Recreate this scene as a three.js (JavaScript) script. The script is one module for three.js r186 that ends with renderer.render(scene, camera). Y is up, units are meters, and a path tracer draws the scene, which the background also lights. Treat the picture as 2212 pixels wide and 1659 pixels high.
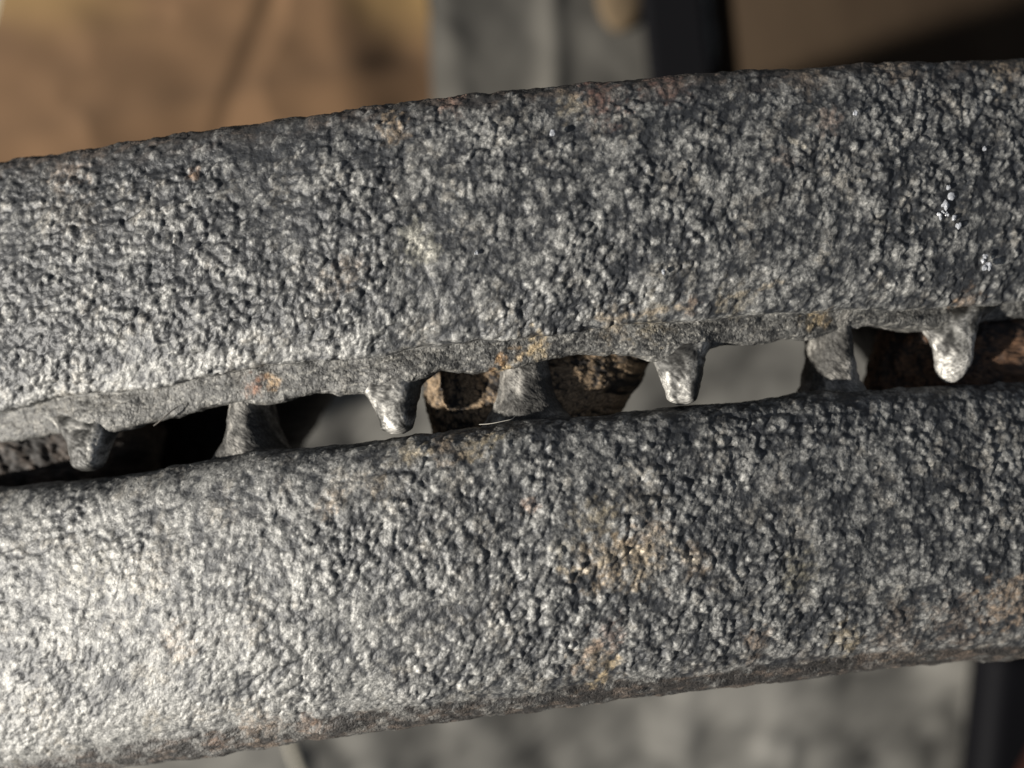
import * as THREE from 'three';
import { RoundedBoxGeometry } from 'three/addons/geometries/RoundedBoxGeometry.js';

// ---------------------------------------------------------------- camera, sky, sun, exposure
const scene = new THREE.Scene();
const MM = 0.001, D = 32, WIDE = 45, S = WIDE / 2212;          // lens to subject, width of the subject plane (mm), mm per photo unit
const camera = new THREE.PerspectiveCamera(2 * Math.atan(WIDE * 0.375 / D) * 180 / Math.PI, 4 / 3, 0.002, 20);
camera.position.set(0, D * MM, 0);
camera.up.set(0, 0, -1);
camera.lookAt(0, 0, 0);
camera.focus = (D + 0.9) * MM;
camera.userData.fStop = 21;
scene.add(camera);

const renderer = new THREE.WebGLRenderer({ antialias: true });
renderer.setSize(1024, 768);
renderer.toneMapping = THREE.LinearToneMapping;
renderer.toneMappingExposure = 1.68;
renderer.shadowMap.enabled = true;

{ // a hazy day sky, brighter towards the sun's side
  const w = 64, h = 32, d = new Float32Array(w * h * 4);
  for (let j = 0; j < h; j++) for (let i = 0; i < w; i++) {
    const el = (j + 0.5) / h * Math.PI - Math.PI / 2, k = (j * w + i) * 4, up = Math.max(0, Math.sin(el));
    const c = el > 0 ? [0.92 - 0.28 * up, 0.95 - 0.20 * up, 1.0 - 0.05 * up] : [0.30, 0.28, 0.26];
    d[k] = c[0]; d[k + 1] = c[1]; d[k + 2] = c[2]; d[k + 3] = 1;
  }
  const t = new THREE.DataTexture(d, w, h, THREE.RGBAFormat, THREE.FloatType);
  t.mapping = THREE.EquirectangularReflectionMapping; t.magFilter = t.minFilter = THREE.LinearFilter; t.needsUpdate = true;
  scene.background = t; scene.environment = t; scene.environmentIntensity = 0.11; scene.backgroundIntensity = 0.11;
}
const SUN = new THREE.Vector3(-0.83, 0.43, 0.34).normalize();
const sun = new THREE.DirectionalLight(new THREE.Color().setRGB(1, 0.95, 0.87), 5);
sun.position.copy(SUN).multiplyScalar(0.5);
sun.castShadow = true; sun.shadow.mapSize.set(2048, 2048); sun.shadow.radius = 4;
Object.assign(sun.shadow.camera, { left: -0.2, right: 0.2, top: 0.2, bottom: -0.2, near: 0.05, far: 1.2 });
scene.add(sun, sun.target);

// ---------------------------------------------------------------- helpers
let seed = 7;
const rnd = () => { seed = (seed * 1664525 + 1013904223) >>> 0; return seed / 4294967296; };
const hash = (x, y, s) => { let h = Math.imul(x, 374761393) ^ Math.imul(y, 668265263) ^ Math.imul(s, 2147483647 - 1013); h = Math.imul(h ^ (h >>> 13), 1274126177); h ^= h >>> 16; h = Math.imul(h, 2246822519); return ((h ^ (h >>> 13)) >>> 0) / 4294967296; };
const lerp = (a, b, t) => a + (b - a) * t, clamp = (x, a = 0, b = 1) => Math.min(b, Math.max(a, x));
const smooth = (a, b, x) => { const t = clamp((x - a) / (b - a)); return t * t * (3 - 2 * t); };
function vnoise(x, y, s) {                                       // value noise, 0..1
  const i = Math.floor(x), j = Math.floor(y), u = x - i, v = y - j, a = u * u * (3 - 2 * u), b = v * v * (3 - 2 * v);
  return lerp(lerp(hash(i, j, s), hash(i + 1, j, s), a), lerp(hash(i, j + 1, s), hash(i + 1, j + 1, s), a), b);
}
function fbm(x, y, s, n = 3) { let f = 0, a = 0.5, t = 0; for (let o = 0; o < n; o++) { f += a * vnoise(x, y, s + o); t += a; a *= 0.5; x = x * 2.03 + 3.1; y = y * 2.03 + 7.7; } return f / t; }
function lumps(x, y, s) {                                        // rounded grains of uneven height and size, 0..1
  const i = Math.floor(x), j = Math.floor(y); let h = 0;
  for (let b = -1; b <= 1; b++) for (let a = -1; a <= 1; a++) {
    const p = i + a, q = j + b, dx = p + hash(p, q, s) - x, dy = q + hash(p, q, s + 1) - y, r = 0.45 + 0.6 * hash(p, q, s + 2), t = 1 - (dx * dx + dy * dy) / (r * r);
    if (t > 0) { const k = Math.sqrt(t) * (0.35 + 0.65 * hash(p, q, s + 3)); if (k > h) h = k; }
  }
  return h;
}
const curve = (pts) => (X) => {                                  // smooth curve through points, straight on beyond its ends
  const n = pts.length;
  if (X <= pts[0][0]) return pts[0][1] + (X - pts[0][0]) * (pts[1][1] - pts[0][1]) / (pts[1][0] - pts[0][0]);
  if (X >= pts[n - 1][0]) return pts[n - 1][1] + (X - pts[n - 1][0]) * (pts[n - 1][1] - pts[n - 2][1]) / (pts[n - 1][0] - pts[n - 2][0]);
  let k = 0; while (X > pts[k + 1][0]) k++;
  const sl = (a) => { const p = pts[Math.max(0, a - 1)], q = pts[Math.min(n - 1, a + 1)]; return (q[1] - p[1]) / (q[0] - p[0]); };
  const w = pts[k + 1][0] - pts[k][0], t = (X - pts[k][0]) / w, t2 = t * t, t3 = t2 * t;
  return (2 * t3 - 3 * t2 + 1) * pts[k][1] + (t3 - 2 * t2 + t) * w * sl(k) + (3 * t2 - 2 * t3) * pts[k + 1][1] + (t3 - t2) * w * sl(k + 1);
};
const at = (X, Y, y = 0) => { const k = (D - y) / D * S; return [(X - 1106) * k, y, (Y - 829.5) * k]; };   // photo units and depth (mm) to mm
function tag(o, label, category, group, kind) { if (label) o.userData.label = label; if (category) o.userData.category = category; if (group) o.userData.group = group; if (kind) o.userData.kind = kind; return o; }
function mesh(name, g, m, parent = scene) { const o = new THREE.Mesh(g, m); o.name = name; o.castShadow = o.receiveShadow = true; parent.add(o); return o; }
function grid(nu, nv, pos, col, wrapV = false, uv = null) {                 // nu x nv positions (flat array, mm) to a geometry in metres
  const g = new THREE.BufferGeometry(), p = new Float32Array(pos.length); for (let i = 0; i < p.length; i++) p[i] = pos[i] * MM;
  g.setAttribute('position', new THREE.BufferAttribute(p, 3));
  if (col) g.setAttribute('color', new THREE.BufferAttribute(Float32Array.from(col), 3));
  if (uv) g.setAttribute('uv', new THREE.BufferAttribute(Float32Array.from(uv), 2));
  const idx = new Uint32Array((nu - 1) * (wrapV ? nv : nv - 1) * 6); let k = 0;
  for (let i = 0; i < nu - 1; i++) for (let j = 0; j < (wrapV ? nv : nv - 1); j++) {
    const a = i * nv + j, b = i * nv + (j + 1) % nv, c = a + nv, d = b + nv;
    idx[k++] = a; idx[k++] = b; idx[k++] = c; idx[k++] = b; idx[k++] = d; idx[k++] = c;
  }
  g.setIndex(new THREE.BufferAttribute(idx, 1)); g.computeVertexNormals(); return g;
}

// ---------------------------------------------------------------- the ground
const GROUND = -100;
{
  const n = 420, half = 330, pos = [], col = [];
  for (let i = 0; i < n; i++) for (let j = 0; j < n; j++) {
    const x = (i / (n - 1) - 0.5) * 2 * half, z = (j / (n - 1) - 0.5) * 2 * half;
    const g = lumps(x / 7, z / 7, 91), f = fbm(x / 16, z / 16, 95, 4);
    pos.push(x, GROUND + g * 1.3 + f * 2.2 - 2, z);
    const t = 0.09 + 0.19 * (f - 0.5) + 0.10 * (g - 0.4) + 0.05 * (hash(i, j, 3) - 0.5);
    col.push(t * 1.04, t * 1.0, t * 0.90);
  }
  tag(mesh('ground', grid(n, n, pos, col), new THREE.MeshStandardMaterial({ vertexColors: true, roughness: 0.95, side: THREE.DoubleSide })), 'grey speckled stony ground far below the casting, out of focus', null, null, 'structure');
}

// ---------------------------------------------------------------- the iron casting
const wavy = (amp, w, sd, f) => (X) => f(X) + amp * (vnoise(X / w, .5, sd) + .5 * vnoise(X / w * 2.7, .5, sd + 50) - .75);
const T = wavy(2.5, 60, 901, curve([[0, 341], [250, 304], [500, 265], [750, 231], [1106, 190], [1506, 155], [1856, 137], [2212, 124]]));
const SH = wavy(16, 75, 902, curve([[0, 886], [160, 851], [333, 838], [500, 797], [658, 784], [825, 768], [941, 748], [1158, 726], [1316, 712], [1518, 690], [1802, 674], [2004, 668], [2206, 654]]));
const LP = wavy(11, 55, 903, curve([[0, 946], [160, 922], [333, 897], [483, 866], [640, 856], [758, 842], [941, 800], [1018, 805], [1191, 770], [1400, 764], [1534, 755], [1745, 730], [1907, 709], [2206, 691]]));
const LT = wavy(3.5, 50, 904, curve([[0, 1049], [233, 1026], [467, 988], [700, 963], [925, 936], [1191, 906], [1341, 893], [1721, 860], [1866, 847], [2212, 830]]));
const BS = wavy(12, 80, 905, curve([[0, 1650], [167, 1617], [333, 1590], [567, 1557], [737, 1537], [937, 1517], [1104, 1500], [1304, 1472], [1470, 1456], [1675, 1437], [1875, 1412], [2208, 1394]]));
const LB = wavy(3, 60, 906, curve([[0, 1684], [167, 1657], [433, 1627], [733, 1581], [970, 1553], [1204, 1527], [1470, 1494], [1741, 1467], [1942, 1441], [2208, 1422]]));

function sag(x) {                                                // how far the faces fall away to either side (mm)
  const a = Math.abs(x);
  if (a <= 28) return -a * a / 170;
  const y0 = -28 * 28 / 170, s0 = 28 / 85, b = Math.min(a, 60) - 28;
  return y0 - s0 * b - (1.1 - s0) * b * b / 64 - (a > 60 ? (a - 60) * 1.1 : 0);
}
const STAINS = [ // photo place, radius, colour, strength: rust and tan dirt
  [565, 826, 18, [.55, .38, .22], .9], [530, 835, 20, [.40, .20, .12], .9], [1165, 742, 30, [.50, .40, .25], .8], [1120, 762, 18, [.5, .33, .17], .9], [1085, 785, 16, [.5, .30, .14], .9], [1060, 800, 12, [.45, .25, .1], .9],
  [1808, 686, 18, [.5, .37, .21], .7], [1780, 690, 20, [.42, .33, .20], .7], [1010, 962, 34, [.42, .34, .22], .9], [955, 968, 34, [.40, .31, .22], .9], [890, 980, 34, [.36, .30, .2], .8], [1065, 950, 16, [.42, .34, .2], .9],
  [1290, 1120, 40, [.34, .28, .18], .7], [1370, 1215, 55, [.36, .28, .18], .75], [1290, 1215, 55, [.34, .25, .15], .7], [1400, 1160, 40, [.34, .25, .17], .7], [1500, 1215, 34, [.34, .26, .18], .6], [1285, 1430, 44, [.35, .26, .16], .75], [1320, 1370, 34, [.33, .22, .17], .6],
  [850, 270, 30, [.42, .30, .18], .7], [975, 225, 26, [.36, .22, .16], .6], [1300, 215, 50, [.22, .12, .09], .8], [1240, 235, 30, [.40, .33, .22], .6], [1440, 185, 40, [.2, .11, .08], .7], [1750, 165, 40, [.36, .28, .2], .5], [1950, 150, 40, [.36, .28, .2], .5], [2180, 145, 50, [.34, .26, .17], .6],
  [150, 375, 40, [.32, .24, .18], .5], [420, 380, 14, [.5, .32, .2], .7], [740, 590, 40, [.32, .26, .2], .6], [150, 450, 60, [.26, .23, .19], .4], [900, 530, 46, [.46, .44, .36], .75], [720, 1090, 30, [.36, .28, .2], .6], [815, 1045, 26, [.34, .27, .18], .5], [1140, 1090, 20, [.42, .28, .2], .6],
  [2110, 650, 26, [.46, .30, .18], .7], [1495, 660, 20, [.4, .28, .2], .6], [1420, 690, 40, [.36, .30, .2], .5], [1330, 690, 40, [.4, .32, .22], .5], [1600, 640, 40, [.34, .29, .2], .5], [1790, 260, 24, [.4, .30, .24], .6], [1690, 340, 20, [.4, .32, .26], .5],
  [1950, 1370, 60, [.24, .18, .13], .5], [2080, 1350, 55, [.24, .17, .12], .5], [2180, 1300, 60, [.36, .25, .16], .75], [1830, 1380, 34, [.36, .28, .16], .6], [1720, 1230, 40, [.34, .30, .2], .5], [1640, 1390, 30, [.36, .26, .18], .6], [650, 1565, 26, [.4, .26, .18], .4], [440, 1600, 22, [.36, .24, .17], .4], [540, 1570, 40, [.4, .3, .22], .5], [390, 1390, 40, [.4, .32, .24], .5], [210, 1230, 60, [.4, .37, .3], .4], [1390, 1080, 40, [.3, .26, .2], .4], [1210, 1180, 30, [.3, .27, .2], .5],
];
for (const [x0, y0, x1, y1, r, c, k] of [[1385, 1138, 1505, 1218, 7, [.46, .40, .31], .9], [1290, 1212, 1392, 1186, 8, [.44, .36, .25], .9], [1402, 1175, 1368, 1262, 9, [.42, .34, .24], .9], [868, 500, 934, 546, 11, [.52, .50, .43], .9], [1292, 1480, 1338, 1424, 9, [.46, .36, .22], .9], [1246, 1452, 1296, 1372, 7, [.42, .32, .24], .8], [1205, 1230, 1300, 1225, 6, [.42, .35, .25], .8], [1300, 690, 1500, 665, 9, [.44, .36, .26], .7], [1560, 650, 1690, 610, 7, [.42, .36, .27], .7], [1700, 300, 1735, 322, 4, [.5, .46, .38], .8], [1860, 330, 1990, 285, 4, [.4, .38, .34], .6], [1020, 945, 1055, 940, 7, [.5, .42, .3], .9], [880, 985, 935, 970, 8, [.48, .4, .28], .9], [1065, 812, 1175, 735, 8, [.55, .42, .25], 1], [640, 560, 760, 600, 5, [.4, .38, .34], .5], [300, 470, 420, 440, 5, [.4, .38, .34], .5]])
  for (let k2 = 0, n = Math.ceil(Math.hypot(x1 - x0, y1 - y0) / (r * 1.1)); k2 <= n; k2++) STAINS.push([lerp(x0, x1, k2 / n) + 5 * (rnd() - .5), lerp(y0, y1, k2 / n) + 5 * (rnd() - .5), r * (.7 + .7 * rnd()), c, k]);
const cells = new Map();
for (const st of STAINS) for (let a = Math.floor((st[0] - st[2] * 1.6) / 100); a <= Math.floor((st[0] + st[2] * 1.6) / 100); a++) for (let b = Math.floor((st[1] - st[2] * 1.6) / 100); b <= Math.floor((st[1] + st[2] * 1.6) / 100); b++) { const k = a * 1000 + b; (cells.get(k) || cells.set(k, []).get(k)).push(st); }
function grains(x, y, s) {                                       // rounded pebbles of uneven height on a flat skin, 0..1
  const i = Math.floor(x), j = Math.floor(y); let h = 0;
  for (let b = -1; b <= 1; b++) for (let a = -1; a <= 1; a++) {
    const p = i + a, q = j + b, dx = p + 0.9 * hash(p, q, s) - x, dy = q + 0.9 * hash(p, q, s + 1) - y, r = 0.50 + 0.50 * hash(p, q, s + 2), t = 1 - (dx * dx + dy * dy) / (r * r);
    if (t > 0) { const k = t ** 0.85 * (0.25 + 0.75 * hash(p, q, s + 3)), m = Math.max(h, k), e = 0.14 - Math.abs(h - k); h = m + (e > 0 ? e * e / 0.56 : 0); }
  }
  return h;
}
function relief(x, a, s) {                                       // cast skin: pebbles on clumps (mm)
  const w1 = vnoise(x * 2.1, a * 2.1, s + 40) - 0.5, w2 = vnoise(x * 2.1 + 9, a * 2.1, s + 41) - 0.5, wx = x + 0.15 * w1, wa = a + 0.15 * w2;
  const big = grains(wx / 0.47, wa / 0.44, s), mid = grains(wx / 0.245 + 5, wa / 0.23, s + 10), fine = grains(wx / 0.125, wa / 0.125 + 3, s + 20);
  const broad = fbm(x / 1.7, a / 1.7, s + 30, 2), calm = 0.55 + 0.5 * smooth(.3, .65, fbm(x / 3.5, a / 3.5, s + 33, 2));   // some areas lie smoother
  return [calm * (0.165 * big + 0.085 * mid + 0.022 * fine) + 0.20 * (broad - 0.5), big, mid, fine];
}
function rib(name, rows, s, edges) {
  // rows(zOf): closed loop of [z, y, roughness of skin] at one X, back to back
  const Xs = []; const x2X = (x) => x / S + 1106;
  for (let x = -132; x < -33; x += 3) Xs.push(x2X(x));
  for (let X = -490; X <= 2700; X += 2.6) Xs.push(X);
  for (let x = 34; x <= 133; x += 3) Xs.push(x2X(x));
  const NV = 300, pos = [], col = [], base = [], arc = [], skin = [], img = [];
  for (const X of Xs) {
    const y0 = sag((X - 1106) * S), k = (D - sag(clamp((X - 1106) * S, -28, 28))) / D * S, zOf = (Y, y = 0) => (Y - 829.5) * (k - y * S / D), x = (X - 1106) * k;
    let loop = rows(X, zOf);
    for (let c = 0; c < 3; c++) { const q = []; for (let i = 0; i < loop.length; i++) { const A = loop[i], B = loop[(i + 1) % loop.length]; q.push(A.map((v, m) => v * .75 + B[m] * .25), A.map((v, m) => v * .25 + B[m] * .75)); } loop = q; }
    const w = [0]; for (let i = 0; i < loop.length; i++) { const A = loop[i], B = loop[(i + 1) % loop.length]; w.push(w[i] + Math.hypot(B[0] - A[0], B[1] - A[1]) * (A[1] > -2.6 ? 1 : 0.09)); }
    let i = 0, len = 0;
    for (let j = 0; j < NV; j++) {
      const t = w[loop.length] * j / NV; while (w[i + 1] < t) i++;
      const f = (t - w[i]) / (w[i + 1] - w[i] || 1), A = loop[i], B = loop[(i + 1) % loop.length], z = lerp(A[0], B[0], f), y = lerp(A[1], B[1], f);
      base.push(x, y + y0, z); skin.push(lerp(A[2], B[2], f)); arc.push(t); img.push(X, z / (k - y * S / D) + 829.5);
    }
  }
  const uvs = [], nu = Xs.length, n0 = grid(nu, NV, base, null, true).attributes.normal.array;
  for (let i = 0; i < nu; i++) for (let j = 0; j < NV; j++) {
    const q = i * NV + j, x = base[q * 3], z = base[q * 3 + 2], k = skin[q];
    const far = Math.abs(x) > 31, [h, big, mid, fine] = far ? [0, .5, .5, .5] : relief(x, arc[q], s).map((v, m) => m || s === 11 ? v : v * lerp(.68, 1, smooth(-20, 2, x)));
    const ar = arc[q], soft = 0.045 * (lumps(x / 0.3, ar / 0.2, s + 60) - 0.5) + 0.36 * (fbm(x / 1.1, ar / 0.6, s + 63, 3) - 0.5);
    const d = (h - 0.10) * k + (far ? 0 : soft) * (1 - k) * 0.9; uvs.push(x / 9, ar / 9);
    pos.push(base[q * 3] + n0[q * 3] * d, base[q * 3 + 1] + n0[q * 3 + 1] * d, base[q * 3 + 2] + n0[q * 3 + 2] * d);
    // colour: black scale in the pits, grey worn grain tops, tan dust, mottled dark brown along the edges
    const X = img[q * 2], Y = img[q * 2 + 1], wearAndLight = clamp(0.55 * big + 0.50 * mid + 0.25 * fine - 0.14 + (s === 11 ? .30 * smooth(80, 20, SH(X) - Y) * smooth(1250, 250, X) - .17 * smooth(2, -17, x) * smooth(20, 110, SH(X) - Y) : .14 * smooth(4, -18, x) + .34 * smooth(110, 30, BS(X) - Y) * smooth(1500, 250, X)) + 0.8 * (fbm(x / 0.75, ar / 0.75, s + 71, 2) - .5) + 0.45 * (fbm(x / 0.11, ar / 0.11, s + 72, 2) - .5)), dust = fbm(x / 1.3, ar / 1.3, s + 70, 3), v = fbm(x / 0.2, ar / 0.2, s + 74, 2);  // grain wear, plus painted light: bright lower-left edges, paler lower left, dimmer upper left
    const ww = smooth(0.16, 0.92, wearAndLight) * (0.55 + 0.9 * v); let c = [lerp(.010, .33, ww), lerp(.0125, .325, ww), lerp(.017, .305, ww)];
    const tan = smooth(0.55, 0.75, dust) * smooth(0.35, 0.6, v) * 0.5 * wearAndLight; c = [lerp(c[0], .30, tan), lerp(c[1], .26, tan), lerp(c[2], .20, tan)];
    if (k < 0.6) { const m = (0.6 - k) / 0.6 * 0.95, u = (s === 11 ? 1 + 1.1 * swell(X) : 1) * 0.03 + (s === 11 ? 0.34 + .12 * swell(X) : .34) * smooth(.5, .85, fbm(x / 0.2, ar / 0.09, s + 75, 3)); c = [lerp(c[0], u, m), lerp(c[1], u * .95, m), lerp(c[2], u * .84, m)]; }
    const e = Math.min(.95, edges(X, Y) * (.35 + 1.0 * smooth(0.35, 0.6, fbm(x / 0.5, ar / 0.5, s + 77, 3)))), eb = smooth(.45, .75, fbm(x / 0.7, ar / 0.3, s + 78, 3)); c = [lerp(c[0], lerp(.018, .095, eb), e), lerp(c[1], lerp(.0145, .072, eb), e), lerp(c[2], lerp(.012, .056, eb), e)];
    for (const st of cells.get(Math.floor(X / 100) * 1000 + Math.floor(Y / 100)) || []) {
      const dd = Math.hypot(X - st[0], Y - st[1]) / st[2], m = smooth(1.3, 0.3, dd + 2.6 * (fbm(x / 0.3, ar / 0.3, s + 80, 3) - 0.5)) * st[4] * (0.12 + 0.88 * smooth(.25, .75, mid * .6 + v * .5)) * (k < .6 ? 1 : .95);
      if (m > 0) c = c.map((q, r) => lerp(q, st[3][r] * 0.95, m));
    }
    col.push(...c);
  }
  const g = grid(nu, NV, pos, col, true, uvs), idx = g.index.array, A = [], B = [];   // two skins: sanded pebbly faces and dull dirty lips
  for (let i = 0; i < idx.length; i += 3) (skin[idx[i]] < 0.5 ? B : A).push(idx[i], idx[i + 1], idx[i + 2]);
  const all = new Uint32Array(idx.length); all.set(A); all.set(B, A.length); g.setIndex(new THREE.BufferAttribute(all, 1));
  g.addGroup(0, A.length, 0); g.addGroup(A.length, B.length, 1); return g;
}
function skinTexture(colour) {                                    // powdery grain far finer than the mesh: 9 mm a side
  const n = 1024, d = new Uint8Array(n * n * 4);
  for (let j = 0; j < n; j++) for (let i = 0; i < n; i++) {
    const x = i / 8, y = j / 8, v = colour ? .42 + .58 * smooth(.2, .8, .6 * vnoise(x * .9, y * .9, 801) + .4 * vnoise(x * 2.1, y * 2.1, 802)) : .5 * lumps(x * .55, y * .55, 811) + .3 * vnoise(x, y, 812) + .2 * vnoise(x * 2.2, y * 2.2, 813), k = (j * n + i) * 4;
    d[k] = d[k + 1] = d[k + 2] = 255 * clamp(v); d[k + 3] = 255;
  }
  const t = new THREE.DataTexture(d, n, n); t.wrapS = t.wrapT = THREE.RepeatWrapping; t.magFilter = THREE.LinearFilter; t.minFilter = THREE.LinearMipmapLinearFilter; t.generateMipmaps = true; t.needsUpdate = true; return t;
}
const grainMap = skinTexture(true), grainBump = skinTexture(false);
const ironDull = new THREE.MeshPhysicalMaterial({ vertexColors: true, map: grainMap, bumpMap: grainBump, bumpScale: 0.00005, roughness: 0.68, ior: 1.6, side: THREE.DoubleSide });
const ironBare = new THREE.MeshPhysicalMaterial({ vertexColors: true, map: grainMap, roughness: 0.55, metalness: 0.4, ior: 1.5, side: THREE.DoubleSide });
const iron = new THREE.MeshPhysicalMaterial({ vertexColors: true, map: grainMap, bumpMap: grainBump, bumpScale: 0.000022, roughness: 0.64, metalness: 0.22, ior: 1.9, side: THREE.DoubleSide });
const ironMatt = new THREE.MeshPhysicalMaterial({ vertexColors: true, map: grainMap, bumpMap: grainBump, bumpScale: 0.00004, roughness: 0.75, metalness: 0.0, ior: 1.5, side: THREE.DoubleSide });

const casting = new THREE.Group(); casting.name = 'iron_casting'; scene.add(casting);
tag(casting, 'weathered dark grey pitted cast iron piece with two thick ribs, posts and hanging studs between', 'iron casting');

const hump = (X, q, a, b, w) => { const d = Math.max(0, q + a - X, X - q - b); return Math.exp(-((d / w) ** 2)); };
// the lip runs down into every stud and post, the lower rib up into every post
const fillet = (X) => 15 * hump(X, 190, -24, 30, 50) + 15 * hump(X, 845, -26, 40, 54) + 14 * hump(X, 1462, -30, 36, 48) + 14 * hump(X, 2052, -30, 36, 48) + 10 * (hump(X, 545, -20, 20, 34) + hump(X, 1134, -20, 20, 40) + hump(X, 1786, -15, 15, 34));
const foot = (X) => 5 * (hump(X, 548, -40, 40, 40) + hump(X, 1140, -40, 40, 40) + hump(X, 1797, -40, 40, 40));
const swell = (X) => Math.max(hump(X, 190, -30, 34, 60), hump(X, 852, -34, 44, 64), hump(X, 1466, -38, 40, 58), hump(X, 2055, -36, 40, 58));
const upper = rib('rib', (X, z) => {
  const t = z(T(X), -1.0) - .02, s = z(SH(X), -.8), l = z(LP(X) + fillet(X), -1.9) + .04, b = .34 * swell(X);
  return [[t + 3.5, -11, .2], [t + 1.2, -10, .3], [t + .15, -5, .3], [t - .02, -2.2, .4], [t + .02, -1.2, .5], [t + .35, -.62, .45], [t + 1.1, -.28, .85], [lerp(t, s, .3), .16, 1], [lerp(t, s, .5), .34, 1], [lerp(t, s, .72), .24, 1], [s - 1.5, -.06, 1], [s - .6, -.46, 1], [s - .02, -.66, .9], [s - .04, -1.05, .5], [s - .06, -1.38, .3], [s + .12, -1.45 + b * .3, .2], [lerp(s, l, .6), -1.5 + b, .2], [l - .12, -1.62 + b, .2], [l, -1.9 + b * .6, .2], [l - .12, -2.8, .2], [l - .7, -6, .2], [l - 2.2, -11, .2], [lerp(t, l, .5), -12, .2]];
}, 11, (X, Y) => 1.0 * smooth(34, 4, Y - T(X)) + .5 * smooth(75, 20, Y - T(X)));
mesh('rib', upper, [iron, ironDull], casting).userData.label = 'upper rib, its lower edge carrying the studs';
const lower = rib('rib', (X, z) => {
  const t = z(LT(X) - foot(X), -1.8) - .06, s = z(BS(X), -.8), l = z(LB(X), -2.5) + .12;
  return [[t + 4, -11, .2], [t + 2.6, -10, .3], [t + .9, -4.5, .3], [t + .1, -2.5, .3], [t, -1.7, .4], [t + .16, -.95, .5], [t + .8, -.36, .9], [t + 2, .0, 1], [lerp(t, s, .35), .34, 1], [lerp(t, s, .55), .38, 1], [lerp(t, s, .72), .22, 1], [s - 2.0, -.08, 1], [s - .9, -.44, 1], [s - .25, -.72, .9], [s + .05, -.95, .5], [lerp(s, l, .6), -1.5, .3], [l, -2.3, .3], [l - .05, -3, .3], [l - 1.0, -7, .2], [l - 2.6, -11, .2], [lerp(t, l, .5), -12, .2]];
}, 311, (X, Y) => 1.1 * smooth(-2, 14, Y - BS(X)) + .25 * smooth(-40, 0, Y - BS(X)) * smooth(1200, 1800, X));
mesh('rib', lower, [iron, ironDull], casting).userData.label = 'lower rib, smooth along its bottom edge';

// a pillar across the slot: rows of [Y, left X, right X, front depth]; power shapes its section
function pillar(name, rows, thick, power, s, tint, skin, mat, lab, ridge = 0) {
  const f = (m) => curve(rows.map((r) => [r[0], r[m]])), L = f(1), R = f(2), F = f(3), y0 = rows[0][0], y1 = rows[rows.length - 1][0], nu = Math.round(Math.abs(y1 - y0) / 2.4), nv = name === 'inner_web' ? 460 : 130, pos = [], col = [], uvs = [];
  for (let i = 0; i <= nu; i++) {
    const Y = lerp(y0, y1, i / nu), yf = F(Y), Xm = (L(Y) + R(Y)) / 2, sg = sag((Xm - 1106) * S), th = typeof thick === 'function' ? thick(Y) : thick, de = yf + sg - th * .95, [cx, , cz] = at(Xm, Y, de), k = (D - de) / D * S, w = Math.max(.01, (R(Y) - L(Y)) / 2 * k);
    for (let j = 0; j < nv; j++) {
      const a = j / nv * Math.PI * 2, c = Math.cos(a), q = Math.sin(a), p = 2 / power, ux = Math.sign(c) * Math.abs(c) ** p, uy = Math.sign(q) * Math.abs(q) ** p;
      const al = a * Math.min(w, th) * 1.2, zz = cz * 1.0;
      const n1 = fbm((cx + ux * w + uy * th) / 0.55 + s, zz / 0.55, s, 3), n2 = lumps((cx + ux * w + uy * th) / 0.2 + 50, zz / 0.2 + s, s + 4), d = skin * ((n1 - .5) * .45 + (n2 - .4) * .10);
      pos.push(cx + (ux + ridge * Math.max(0, uy) * (1 - ux * ux)) * w + c * d, sg + yf - th + uy * th + q * d, cz);
      uvs.push(al / 9 + .3, zz / 9); const px = cx + ux * w + uy * th, v = fbm(px / 0.6 + 40, zz / 0.95 + 40, s + 9, 5); col.push(...tint(v, n2, Y, ux));
    }
  }
  const g = grid(nu + 1, nv, pos, col, true, uvs), m = mesh(name, g, mat, casting); if (lab) m.userData.label = lab;
  return m;
}
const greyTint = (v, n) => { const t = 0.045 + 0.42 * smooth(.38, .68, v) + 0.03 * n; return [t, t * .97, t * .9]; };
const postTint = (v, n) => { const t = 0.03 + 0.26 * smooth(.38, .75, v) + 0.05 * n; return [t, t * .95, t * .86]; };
const rustTint = (v0, n) => { const m = smooth(.36, .62, .62 * v0 + .38 * n); return [lerp(.016, .27, m), lerp(.012, .19, m), lerp(.010, .115, m)]; };
const redRust = (v0, n) => { const m = smooth(.36, .64, .65 * v0 + .35 * n); return [lerp(.016, .12, m), lerp(.010, .062, m), lerp(.008, .032, m)]; };
const dimRust = (v, n) => { const m = smooth(.35, .75, v); return [lerp(.018, .085, m), lerp(.014, .062, m), lerp(.012, .047, m)]; };
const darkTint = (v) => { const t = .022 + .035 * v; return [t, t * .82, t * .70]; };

// hanging studs: root on the lip, rounded tip just short of the lower rib
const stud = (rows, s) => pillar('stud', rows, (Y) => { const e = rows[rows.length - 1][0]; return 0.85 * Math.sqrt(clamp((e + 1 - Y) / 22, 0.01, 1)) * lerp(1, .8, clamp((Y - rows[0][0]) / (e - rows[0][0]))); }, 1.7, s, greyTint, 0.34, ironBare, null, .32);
stud([[890, 92, 290, -1.81], [912, 112, 274, -1.31], [928, 126, 262, -1.16], [940, 135, 252, -1.06], [958, 145, 243, -0.98], [985, 153, 232, -0.98], [1003, 157, 224, -1.01], [1011, 162, 216, -1.11], [1017, 176, 202, -1.31]], 21);
stud([[782, 700, 970, -1.83], [808, 742, 940, -1.33], [828, 768, 916, -1.18], [844, 783, 908, -1.08], [864, 797, 904, -1.00], [890, 812, 899, -1.00], [914, 821, 894, -1.03], [928, 825, 888, -1.13], [937, 843, 872, -1.33]], 22);
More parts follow.
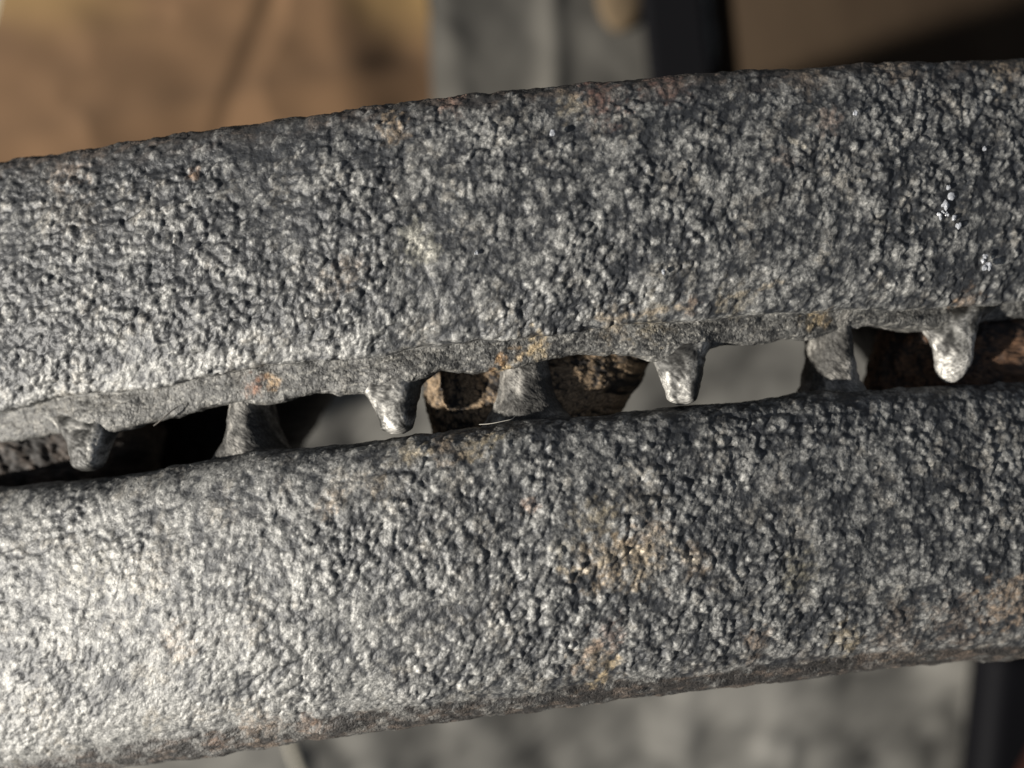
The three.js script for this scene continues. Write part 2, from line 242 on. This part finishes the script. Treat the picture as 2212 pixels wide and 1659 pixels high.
stud([[716, 1352, 1572, -1.83], [738, 1376, 1548, -1.33], [754, 1392, 1534, -1.18], [770, 1404, 1524, -1.08], [792, 1416, 1519, -1.00], [825, 1429, 1514, -1.00], [853, 1439, 1508, -1.03], [866, 1445, 1502, -1.13], [875, 1461, 1486, -1.33]], 23);
stud([[656, 1946, 2164, -1.87], [680, 1972, 2132, -1.37], [698, 1988, 2114, -1.22], [722, 2000, 2107, -1.12], [746, 2012, 2102, -1.04], [775, 2020, 2096, -1.04], [801, 2023, 2084, -1.07], [815, 2029, 2076, -1.17], [826, 2044, 2062, -1.37]], 24);
// full posts: set back under the lip, flared where they meet the lower rib
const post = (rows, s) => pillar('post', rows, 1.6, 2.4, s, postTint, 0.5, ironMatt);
post([[770, 470, 640, -1.35], [835, 496, 600, -1.75], [865, 506, 585, -1.95], [900, 502, 590, -1.95], [940, 492, 604, -1.95], [970, 476, 622, -1.85], [1020, 440, 660, -1.75]], 31);
post([[680, 1060, 1225, -1.35], [745, 1078, 1192, -1.75], [780, 1083, 1186, -1.95], [820, 1080, 1192, -1.95], [860, 1072, 1206, -1.95], [895, 1056, 1228, -1.85], [950, 1020, 1270, -1.75]], 32);
post([[640, 1730, 1860, -1.35], [700, 1744, 1828, -1.75], [725, 1750, 1826, -1.95], [770, 1750, 1832, -1.95], [810, 1744, 1842, -1.95], [845, 1730, 1864, -1.85], [890, 1690, 1910, -1.75]], 33);
// inner webs deeper in the slot
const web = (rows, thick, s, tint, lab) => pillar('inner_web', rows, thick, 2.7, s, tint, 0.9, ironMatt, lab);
web([[700, -420, 300, -3.4], [890, -420, 326, -3.0], [935, -420, 342, -2.9], [985, -420, 335, -3.0], [1200, -420, 300, -6]], 3, 41, dimRust, 'dull brown rusty web at the left end of the slot');
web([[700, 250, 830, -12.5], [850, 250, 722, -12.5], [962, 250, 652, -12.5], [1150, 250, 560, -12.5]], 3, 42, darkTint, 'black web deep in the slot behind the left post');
web([[640, 960, 1440, -3.85], [760, 925, 1412, -3.15], [830, 920, 1376, -2.95], [880, 924, 1348, -2.95], [935, 938, 1320, -3.15], [1080, 960, 1290, -3.85]], 3, 43, rustTint, 'tan and brown rusty web behind the middle post');
web([[620, 1965, 2380, -3.4], [690, 1915, 2380, -2.9], [720, 1904, 2380, -2.6], [780, 1888, 2380, -2.5], [850, 1866, 2380, -2.6], [1000, 1840, 2380, -3]], 2.2, 44, redRust, 'dark rusty brown web at the right end of the slot');
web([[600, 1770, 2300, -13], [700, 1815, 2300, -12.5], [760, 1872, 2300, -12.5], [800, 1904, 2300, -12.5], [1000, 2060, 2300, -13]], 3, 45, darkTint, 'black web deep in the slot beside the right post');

// pale flecks, most of them on the right of the upper rib
{
  const shiny = new THREE.MeshPhysicalMaterial({ color: new THREE.Color().setRGB(.26, .27, .29), roughness: 0.35, ior: 1.8 });
  for (const [X, Y, r] of [[2040, 408, 4], [2046, 429, 7], [2034, 448, 9], [2022, 470, 6], [2028, 462, 4], [2037, 466, 4], [2054, 474, 5], [2061, 490, 6], [2119, 556, 5], [2114, 566, 4], [2126, 576, 8], [2118, 580, 5], [1840, 250, 5], [2118, 325, 4], [1030, 548, 4], [1192, 292, 5], [1430, 590, 4]]) {
    const [x, , z] = at(X, Y, 0), g = new THREE.IcosahedronGeometry(1, 2), p = g.attributes.position;
    for (let i = 0; i < p.count; i++) { const f = 1 + 1.1 * (vnoise(p.getX(i) * 1.6 + X, p.getZ(i) * 1.6 + p.getY(i), 5) - .5); p.setXYZ(i, p.getX(i) * f, p.getY(i) * f * .7, p.getZ(i) * f * 1.2); }
    g.scale(r * S * MM, r * S * MM, r * S * MM); g.computeVertexNormals();
    const m = mesh('pale_fleck', g, shiny, casting), kk = (D - sag(x)) / D; m.position.set(x * kk * MM, (sag(x) + .3) * MM, z * kk * MM);
  }
}

// ---------------------------------------------------------------- things lying behind, out of focus
{ // dark grey creased layer between sheet and strap
  const n = 110, yb = -98, top = [], col = [];
  for (let i = 0; i < n; i++) for (let j = 0; j < n; j++) {
    const Y = lerp(-500, 420, j / (n - 1)), X = lerp(915 + .06 * Y + 14 * vnoise(Y / 90, 3, 501), 1455 + .12 * Y, i / (n - 1));
    const r = (q, w) => Math.exp(-(((X - q) / w) ** 2)), y = yb + 0.7 * r(962 + .12 * Y, 34) + 1.3 * r(1186 + 20 * vnoise(Y / 120, 1, 503), 30) + 1.6 * (fbm(X / 120, Y / 90, 505, 3) - .5);
    const [x, , z] = at(X, Y, yb), v = fbm(X / 90, Y / 110, 507, 4); top.push(x, y, z); const t = lerp(.02, .085, v) + .02 * r(958 + .12 * Y, 34) + .03 * r(1186, 40); col.push(t * 1.07, t, t * .86);
  }
  const s = new THREE.Group(); s.name = 'grey_layer'; scene.add(s);
  const under = Array.from(top); for (let i = 1; i < under.length; i += 3) under[i] -= .4;
  const m = new THREE.MeshStandardMaterial({ vertexColors: true, roughness: .95, side: THREE.DoubleSide });
  mesh('layer_face', grid(n, n, top, col), m, s); mesh('layer_back', grid(n, n, under, col), m, s);
  tag(s, 'dark grey creased layer above the casting, between the brown sheet and the black strap', 'dark_layer');
}
{ // creased brown sheet
  const n = 150, yb = -97, pos = [], col = [], top = [];
  const right = curve([[-700, 840], [0, 922], [90, 940], [180, 985], [350, 1010], [700, 1060]]);
  for (let i = 0; i < n; i++) for (let j = 0; j < n; j++) {
    const Y = lerp(-650, 640, j / (n - 1)), l = 14 - Y * .22, X = lerp(Y < -200 ? -600 : Math.min(l, 14), right(Y), i / (n - 1));
    const cr = (X - (582 - Y * .38)) / 60, ridge = Math.abs(fbm(X / 420, Y / 330, 201, 3) - .5) * 4.5, fold = -1.0 * smooth(-.45, .45, cr) * (cr > 0 ? Math.exp(-cr / 4) : 1);
    const c2 = (Y - (330 - X * .20)) / 40, y = lerp(yb + 3, -98.6, smooth(.75, 1, i / (n - 1))) - (ridge - fold) * smooth(1.0, .8, i / (n - 1)) + 1 * (fbm(X / 150, Y / 150, 207, 2) - .5) + (Math.abs(c2) < 3 ? .9 * Math.exp(-c2 * c2) : 0);
    const [x, , z] = at(X, Y, yb); top.push(x, y, z);
    const v = fbm(X / 260, Y / 160, 211, 4), yel = smooth(.45, .7, fbm(X / 300, Y / 200, 217, 2)) * smooth(140, -60, Y) ;
    col.push(lerp(.105, .190, v) + .10 * yel, lerp(.058, .108, v) + .075 * yel, lerp(.027, .053, v) + .02 * yel);
  }
  const g = grid(n, n, top, col), s = new THREE.Group(); s.name = 'brown_sheet'; scene.add(s);
  const under = Array.from(top); for (let i = 1; i < under.length; i += 3) under[i] -= .5;
  const m = new THREE.MeshStandardMaterial({ vertexColors: true, roughness: 1, side: THREE.DoubleSide });
  mesh('sheet_face', g, m, s); mesh('sheet_back', grid(n, n, under, col), m, s);
  tag(s, 'creased tan brown sheet lying blurred behind the upper left of the iron casting', 'sheet');
}
function slab(name, X, Y, y, w, h, t, turn, c, label, category, rough = .6) {   // place and size in photo units, at depth y (mm)
  const [x, , z] = at(X, Y, y), k = (D - y) / D * S * MM, g = new RoundedBoxGeometry(w * k, t * MM, h * k, 4, Math.min(t * .45 * MM, 40 * k));
  const o = mesh(name, g, new THREE.MeshPhysicalMaterial({ color: new THREE.Color().setRGB(...c), roughness: rough, specularIntensity: .08 })); o.position.set(x * MM, (y - t / 2) * MM, z * MM); o.rotation.y = turn;
  return tag(o, label, category);
}
slab('pale_card', -70, -10, -97, 190, 330, 1, .1, [.55, .52, .40], 'pale cream scrap showing at the very top left corner beside the brown sheet', 'scrap');
slab('black_strap', 1464, 60, -93, 138, 760, 3, .10, [.006, .006, .007], 'black strap running upward behind the top of the casting, beside the brown board', 'strap', .95);
{
  const [x, , z] = at(2060, -60, -92), k = (D + 92) / D * S, R = 515 * k, g = new THREE.CylinderGeometry(R * MM, R * MM, 900 * k * MM, 96, 24), p = g.attributes.position, col = [];
  for (let i = 0; i < p.count; i++) { const a = Math.atan2(p.getZ(i), p.getX(i)), v = fbm(a * 9 + 4, p.getY(i) / MM / 22, 301, 4); col.push(lerp(.022, .038, v), lerp(.0145, .026, v), lerp(.009, .016, v)); }
  g.setAttribute('color', new THREE.BufferAttribute(new Float32Array(col), 3)); g.rotateX(Math.PI / 2); g.scale(1, .5, 1);
  const o = mesh('brown_board', g, new THREE.MeshPhysicalMaterial({ vertexColors: true, roughness: .9, specularIntensity: .2 })); o.position.set(x * MM, (-85 - R * .5) * MM, z * MM); o.rotation.y = .09;
  tag(o, 'dark brown rounded board behind the upper right of the casting, right of the black strap', 'board');
}
{
  const c = new THREE.Group(); c.name = 'dark_case'; scene.add(c);
  const body = slab('body', 2362, 1700, -88, 480, 560, 8, -.10, [.004, .004, .005]); c.add(body);
  const lid = slab('panel', 2390, 1800, -78, 400, 420, 4, -.5, [.030, .013, .010]); c.add(lid);
  tag(c, 'black case with a dark reddish panel, blurred below the lower right corner of the casting', 'case');
}
{ // tan stone and pale twig on the ground
  const [x, , z] = at(1342, -8, -96), g = new THREE.IcosahedronGeometry(44 * (D + 96) / D * S * MM, 4), p = g.attributes.position;
  for (let i = 0; i < p.count; i++) { const v = new THREE.Vector3().fromBufferAttribute(p, i), f = .8 + .5 * fbm(v.x / .005 + 5, v.z / .005 + v.y / .004, 401, 2); p.setXYZ(i, v.x * f * 1.2, v.y * f * .5, v.z * f * 1.6); }
  g.computeVertexNormals();
  const o = mesh('tan_stone', g, new THREE.MeshStandardMaterial({ color: new THREE.Color().setRGB(.085, .058, .030), roughness: .9 })); o.position.set(x * MM, -97 * MM, z * MM);
  tag(o, 'small yellowish tan stone on the grey ground, left of the black strap', 'stone');
  const c = new THREE.CatmullRomCurve3([[618, 1560], [640, 1630], [668, 1700], [690, 1800]].map(([X, Y]) => new THREE.Vector3(...at(X, Y, -100.4)).multiplyScalar(MM)));
  tag(mesh('pale_twig', new THREE.TubeGeometry(c, 24, 14 * 4.1 * S * MM, 10), new THREE.MeshStandardMaterial({ color: new THREE.Color().setRGB(.30, .28, .23), roughness: .9 })), 'pale thin twig on the ground below the lower left rib', 'twig');
}
{ // stray fibres caught on the iron
  const m = new THREE.MeshStandardMaterial({ color: new THREE.Color().setRGB(.55, .52, .45), roughness: .6 }), dk = new THREE.MeshStandardMaterial({ color: new THREE.Color().setRGB(.08, .07, .06), roughness: .7 });
  const fibre = (pts, r, mat, label) => { const c = new THREE.CatmullRomCurve3(pts.map(([X, Y, y]) => { const [x, , z] = at(X, Y, y); return new THREE.Vector3(x, y + sag(x), z).multiplyScalar(MM); })); tag(mesh('fibre', new THREE.TubeGeometry(c, 30, r * MM, 6), mat), label, 'fibre'); };
  fibre([[1035, 917, -.6], [1060, 915, -.5], [1085, 910, -.5], [1106, 905, -.6], [1112, 899, -.9]], .014, m, 'pale fibre lying along the lower rib edge under the middle post');
  fibre([[352, 880, -1.2], [330, 895, -1.0], [312, 910, -1.0], [292, 924, -1.3]], .03, dk, 'dark fibre hanging from the lip right of the leftmost stud');
}
renderer.render(scene, camera);
